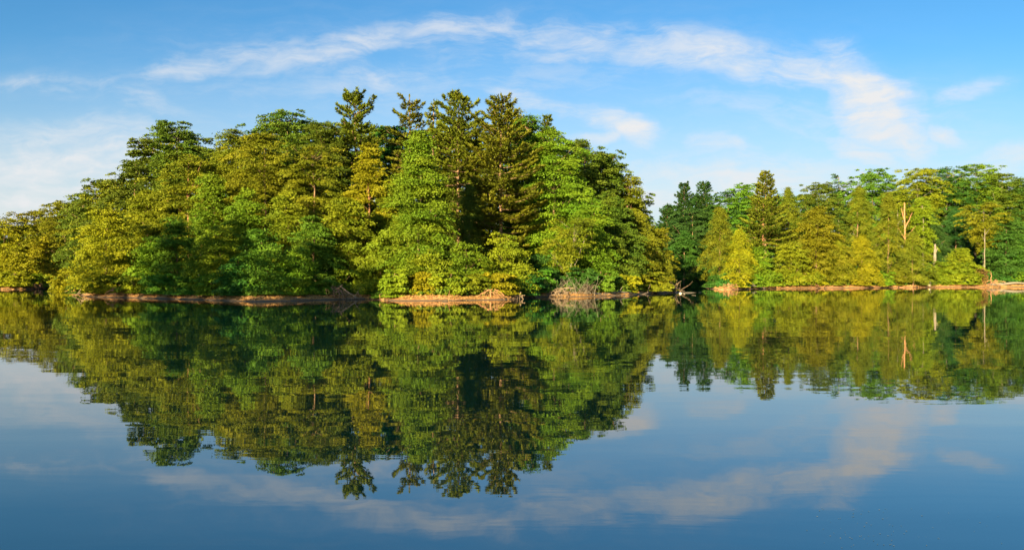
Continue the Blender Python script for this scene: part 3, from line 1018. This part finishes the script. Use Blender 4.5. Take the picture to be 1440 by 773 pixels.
undergrowth('undergrowth', (2, 945), 34, 2.4, 9000, 1.0, LEAF['dull'])
undergrowth('undergrowth', (1000, 1450), 46, 3.4, 6000, 1.6, LEAF['deep'])

# dry grass and twigs lying on the open bank
lv = Leaves()
m = 16000
px = np.where(rng.uniform(0, 1, m) < .68, rng.uniform(0, 950, m), rng.uniform(1005, 1450, m))
sh = np.array([shore(p) for p in px])
d = sh + .25 + np.abs(rng.normal(0, 1.4, m))
x = (px - 720) / F * d
z = height(x, d)
ok = z > .04
x, d, z = x[ok], d[ok], z[ok]
n = len(x)
L = rng.uniform(.10, .55, n) * (1 + (d > 125) * .5)
ax = rng.normal(0, 1, (n, 3)) * np.array([1, .6, .45])
lv.add(np.stack([x, d, z + .03], 1), ax, np.array([0, -.6, 1]) + rng.normal(0, .4, (n, 3)), L, L * rng.uniform(.08, .3, n), rng.uniform(0, 1, n))
tag(link('bank_litter', lv.mesh('bank_litter', leaf_material('dry_litter', (.12, .06, .025), (.34, .19, .08), .05))), kind='stuff')

# ------------------------------------------------------------------ driftwood, roots, snags
G5 = 'driftwood along the shore'


def pt(px, d, z=None, up=0.0):
    x = W(px, d)
    return np.array([x, d, (max(zat(x, d), 0.0) if z is None else z) + up])


def log(pa, da, pb, db, r, bark, label, za=None, zb=None, ua=.1, ub=.1, stubs=3, wobble=.02, seed=1, name='driftwood_log', cat='log', group=G5):
    rg = np.random.default_rng(seed + int(pa * 3))
    a, b = pt(pa, da, za, ua), pt(pb, db, zb, ub)
    mid = (a + b) / 2
    root = empty(name, mid)
    tag(root, label, cat, group)
    line = bend(a - mid, b - mid, rg, wobble, 8)
    t = Tubes()
    t.add(line, r * np.linspace(1.1, .45, 8), 7)
    link('stem', t.mesh('stem', BARK[bark]), root)
    for i in range(stubs):
        j = rg.integers(1, 7)
        dv = nrm(rg.normal(0, 1, 3) * np.array([.8, .6, .5]) + np.array([0, -.2, .6]))
        tt = Tubes()
        tt.add(bend(line[j], line[j] + dv * rg.uniform(.4, 1.3), rg, .08, 5), r * .45 * np.linspace(1, .3, 5), 5)
        link('branch', tt.mesh('branch', BARK[bark]), root)
    return root


def tangle(px, back, w, h, n, r, bark, label, cat, name, seed, spread=1.0, up=.0, arch=.12, group=G5, node=True, bush=False):
    """roots or twigs: many crooked stems that spring from a few knots, as one thing"""
    rg = np.random.default_rng(seed)
    d = shore(px) + back
    base = pt(px, d)
    base[2] += up
    root = empty(name, base)
    tag(root, label, cat, group)
    main, fine_ = Tubes(), Tubes()
    if node:
        main.add(bend((0, .2, -.2), (rg.normal(0, .1), .1, h * .9), rg, .05, 6), r * np.array([4, 3.6, 3, 2.6, 2.4, 1.4]), 8)
    for i in range(n):
        a = np.array([rg.normal(0, .18) * w, rg.normal(0, .25), h * rg.uniform(.45, 1.0)])
        b = np.array([rg.uniform(-.5, .5) * w * spread, rg.normal(-.35, .6), rg.uniform(-.25, .25) * h])
        if bush:
            a = np.array([rg.uniform(-.5, .5) * w, rg.normal(0, .6), -.05])
            b = a + np.array([rg.normal(0, .9), rg.normal(-.2, .5), h * rg.uniform(.25, 1.1)])
        k = np.linspace(0, 1, 7)[:, None]
        line = bend(a, b, rg, .07, 7)
        line[:, 2] += (np.sin(k[:, 0] * math.pi) * arch * h * rg.uniform(.2, 1))
        (main if i % 3 == 0 else fine_).add(line, r * rg.uniform(.5, 1.5) * np.linspace(1, .4, 7), 5)
    link('root' if 'root' in name else 'stem', main.mesh('root', BARK[bark]), root)
    link('twigs', fine_.mesh('twigs', BARK[bark]), root)
    return root


def snag(px, ybot, ytop, d, r, bark, label, forks, seed, name='dead_tree', lean=0.0, cat='dead tree'):
    rg = np.random.default_rng(seed)
    x = W(px, d)
    z = zat(x, d)
    H = EYE + (386.5 - ytop) / F * d - z
    root = empty(name, (x, d, z))
    tag(root, label, cat)
    t = Tubes()
    line = bend((0, 0, -.4), (lean * H, 0, H), rg, .008, 10)
    t.add(line, r * np.linspace(1.1, .45, 10) * (1 + rg.normal(0, .05, 10)), 8)
    link('trunk', t.mesh('trunk', BARK[bark]), root)
    for f0, dx, dz, rr in forks:
        j = int(f0 * 9)
        tt = Tubes()
        p = line[j]
        tt.add(bend(p, p + np.array([dx, rg.normal(0, .3), dz]), rg, .03, 6), r * rr * np.linspace(1, .3, 6), 6)
        link('limb', tt.mesh('limb', BARK[bark]), root)
    return root


tangle(470, .5, 3.2, 1.35, 26, .036, 'brown', 'weathered grey-brown root tangle of a toppled tree at the waterline', 'root tangle', 'root_tangle', 11, arch=.1)
log(478, 78.6, 503, 78.2, .07, 'drift', 'thin grey dead limb sloping down right from the root tangle', ua=1.2, ub=.15, stubs=2)
tangle(690, .6, 3.2, .85, 16, .030, 'orange', 'fan of bare sunlit roots at the right part of the orange bank', 'root tangle', 'root_tangle', 12)
tangle(542, .5, 1.4, .7, 16, .035, 'orange', 'small sunlit root clump beside the tiny dark green tuft', 'root tangle', 'root_tangle', 13)
tangle(725, .8, 2.2, .6, 16, .035, 'drift', 'low brown root clump where the orange bank turns brown', 'root tangle', 'root_tangle', 14)
tangle(800, 1.2, 5.4, 1.8, 80, .018, 'grey', 'large heap of bare grey brush on the right bank under the leaning tree', 'brush heap', 'brush_heap', 15, up=.1, arch=.0, node=False, bush=True)
tangle(784, .6, 3.4, .9, 36, .03, 'drift', 'low brown brush heap at the waterline in front of the large grey one', 'brush heap', 'brush_heap', 16, arch=.22, node=False)
tangle(826, .7, 2.6, 1.0, 24, .035, 'dark', 'dark arching root clump right of the large grey brush heap', 'root tangle', 'root_tangle', 17, arch=.7)
tangle(1000, -.4, 2.6, .55, 18, .05, 'orange', 'low sunlit driftwood pile at the cove mouth', 'driftwood pile', 'driftwood_pile', 18, arch=.4, node=False)
tangle(1025, .3, 3.6, 1.0, 14, .05, 'orange', 'twisted sunlit roots on the far corner of the cove', 'root tangle', 'root_tangle', 19)
tangle(1142, .4, 3.0, .7, 18, .05, 'orange', 'bright root clump in the middle of the far orange bank', 'root tangle', 'root_tangle', 20)
tangle(172, .7, 4.0, .8, 26, .04, 'orange', 'orange driftwood tangle on the bank below the big yellow-gold maple', 'driftwood pile', 'driftwood_pile', 21, arch=.22, node=False)
tangle(124, .6, 2.2, .8, 18, .04, 'drift', 'brown root clump between the dark inlet and orange driftwood tangle', 'root tangle', 'root_tangle', 22)
tangle(50, .6, 3.2, .9, 20, .055, 'orange', 'orange sunlit root clump left of the dark inlet', 'root tangle', 'root_tangle', 23)
tangle(948, .2, 3.4, .7, 26, .04, 'drift', 'brown driftwood jumble off the tip of the near point', 'driftwood pile', 'driftwood_pile', 24, arch=.22, node=False)
tangle(940, 1.6, 3.0, 1.6, 34, .025, 'drift', 'dry brown twiggy bush at the tip of the near point', 'brush heap', 'brush_heap', 25, arch=.0, node=False, bush=True)
tangle(1396, .6, 5.2, 1.05, 13, .06, 'orange', 'arching tangle of roots at the left end of the pale deadfall', 'root tangle', 'root_tangle', 26, arch=.7)
log(1390, 157.6, 1446, 159.6, .32, 'pale', 'long pale deadfall trunk lying at the water in the bottom right', ua=.25, ub=.35, stubs=4)
log(1393.5, 158.2, 1392, 158.4, .08, 'orange', 'thin upright dead twig rising from the deadfall', ua=.2, ub=2.7, stubs=2, wobble=.06)
log(152, 86.4, 186, 85.9, .08, 'orange', 'long thin orange branch lying on the bank, lower of the pair by the maple', stubs=2)
log(164, 86.9, 190, 86.6, .06, 'orange', 'short orange branch propped level above the other one by the big maple', ua=.55, ub=.5, stubs=2)
log(836, 90.4, 866, 94.0, .14, 'pale', 'long pale log on the right bank below the dull green shrub', stubs=3)
log(866, 94.4, 902, 99.4, .11, 'pale', 'second pale log, end to end with the longest one on the right bank', stubs=3)
log(890, 97.6, 930, 105.2, .09, 'drift', 'grey-brown log lying along the orange strip at the end of the point', stubs=3)
log(918, 104.5, 952, 112.5, .10, 'orange', 'sunlit log reaching off the tip of the near point', stubs=3)
log(950, 106.0, 986, 110.0, .07, 'pale', 'upper of the two floating sticks in the dark cove water', za=.03, zb=.03, ua=0, ub=0, stubs=0)
log(962, 100.0, 978, 93.0, .06, 'pale', 'lower slanting floating stick in the dark cove water', za=.02, zb=.02, ua=0, ub=0, stubs=0)
log(1010, 131.6, 1030, 130.6, .10, 'orange', 'thin orange log in front of the twisted roots at far corner', ua=.05, ub=.1, stubs=2)
log(1056, 137.0, 1078, 140.6, .10, 'pale', 'pale fallen branch on the far bank under the bare-trunked pine', ua=.5, ub=.1, stubs=2)
log(1158, 145.4, 1186, 147.2, .11, 'orange', 'orange log on the far bank under the low far hemlock', stubs=2)
log(1215, 149.0, 1250, 151.6, .12, 'orange', 'orange log on the far bank below the tallest cone-shaped hemlock', stubs=2)
log(1262, 152.3, 1290, 154.4, .13, 'orange', 'orange log on the far bank left of the pale boulder', stubs=3)
log(232, 81.8, 262, 79.8, .05, 'drift', 'thin grey stick on the brown bank near the small shaded maple', stubs=1)
log(412, 74.6, 436, 75.8, .05, 'drift', 'thin grey stick on the shaded bank left of the root tangle', stubs=2)
log(486, 78.4, 513, 79.6, .09, 'drift', 'grey-brown log on the bank below the small round bright green bush', stubs=2)
log(604, 75.2, 650, 75.4, .06, 'orange', 'long thin stick along the orange bank', stubs=2)
log(622, 72.9, 630, 72.9, .06, 'dark', 'short dark stick floating just off the orange bank', za=.03, zb=.06, ua=0, ub=0, stubs=1)
log(66, 143.0, 82, 131.0, .09, 'grey', 'bare grey branch leaning into the water in the dark inlet', ua=1.0, ub=-.1, stubs=3)
log(770, 88.0, 800, 88.9, .08, 'drift', 'brown stick at the waterline under the brush heaps', stubs=3)

snag(1315, 372, 343, 162, .42, 'grey', 'broken grey stump standing in the dark far forest', [(.88, .25, .9, .5), (.9, -.2, .5, .4), (.5, .5, .5, .3)], 31, 'broken_stump', cat='stump')
snag(1272, 335, 285, 166, .26, 'orange', 'bare orange dead trunk with forked limbs above the far hemlocks',
     [(.72, 1.6, 3.4, .6), (.66, -1.9, 3.0, .5), (.8, -.8, 2.6, .5), (.58, 2.2, 2.6, .4)], 32)
snag(1262, 335, 296, 167, .14, 'pale', 'thin pale dead stem left of the bare orange dead trunk', [(.8, .5, 1.6, .5)], 33)
snag(1385, 385, 322, 162, .12, 'pale', 'thin straight pale trunk standing clear at the right', [(.85, -.8, 1.4, .4), (.9, .9, 1.3, .4)], 34)
snag(283, 412, 385, 80.0, .07, 'grey', 'thin bare grey stem at the shaded shore, leaning slightly left', [(.7, .3, .8, .5)], 35, lean=-.12)

# pale boulder on the far shore
bm_v = []
rg = np.random.default_rng(3)
import bmesh
bm = bmesh.new()
bmesh.ops.create_icosphere(bm, subdivisions=3, radius=1)
for vtx in bm.verts:
    c = vtx.co
    k = 1 + .16 * math.sin(3.1 * c.x + 1.3) + .12 * math.sin(4.3 * c.y + 2.2 * c.z) + .05 * math.sin(9 * c.x + 7 * c.z)
    vtx.co = (c.x * .42 * k, c.y * .40 * k, c.z * .46 * k + .12 * c.x)
me = bpy.data.meshes.new('boulder')
bm.to_mesh(me)
bm.free()
me.polygons.foreach_set('use_smooth', np.ones(len(me.polygons), bool))
me.materials.append(bark_material('pale_stone', (.42, .33, .29), (.58, .48, .43), 5))
b = link('boulder', me)
b.location = pt(1306.5, 156.0, None, .38)
tag(b, 'small pale pinkish boulder at the far waterline left of the upright yellow-green shrub', 'boulder')

# white lump of driftwood foam by the floating sticks
bm = bmesh.new()
bmesh.ops.create_icosphere(bm, subdivisions=2, radius=1)
for vtx in bm.verts:
    c = vtx.co
    vtx.co = (c.x * .16 * (1 + .2 * math.sin(5 * c.y)), c.y * .13, c.z * .11 + .03)
me = bpy.data.meshes.new('pale_stone')
bm.to_mesh(me)
bm.free()
me.materials.append(bpy.data.materials['pale_stone'])
b = link('stone', me)
b.location = pt(957, 103.5, 0.03)
tag(b, 'tiny whitish stone breaking the water by the floating sticks', 'stone')

# specks of drifting seed fluff on the near water
lv = Leaves()
n = 90
y = rng.uniform(7.05, 8.3, n)
pxs = np.where(rng.uniform(0, 1, n) < .75, rng.normal(1215, 40, n), rng.uniform(1120, 1420, n))
x = (pxs - 720) / F * y
a = rng.uniform(0, 6.28, n)
L = rng.uniform(.006, .022, n)
lv.add(np.stack([x, y, np.full(n, .004)], 1), np.stack([np.cos(a), np.sin(a), np.zeros(n)], 1), np.tile([0, 0, 1.], (n, 1)), L, L * .6, rng.uniform(0, 1, n))
tag(link('floating_debris', lv.mesh('floating_debris', leaf_material('seed_fluff', (.06, .075, .035), (.20, .20, .13), .05))), kind='stuff')

print('faces', sum(len(m.polygons) for m in bpy.data.meshes))
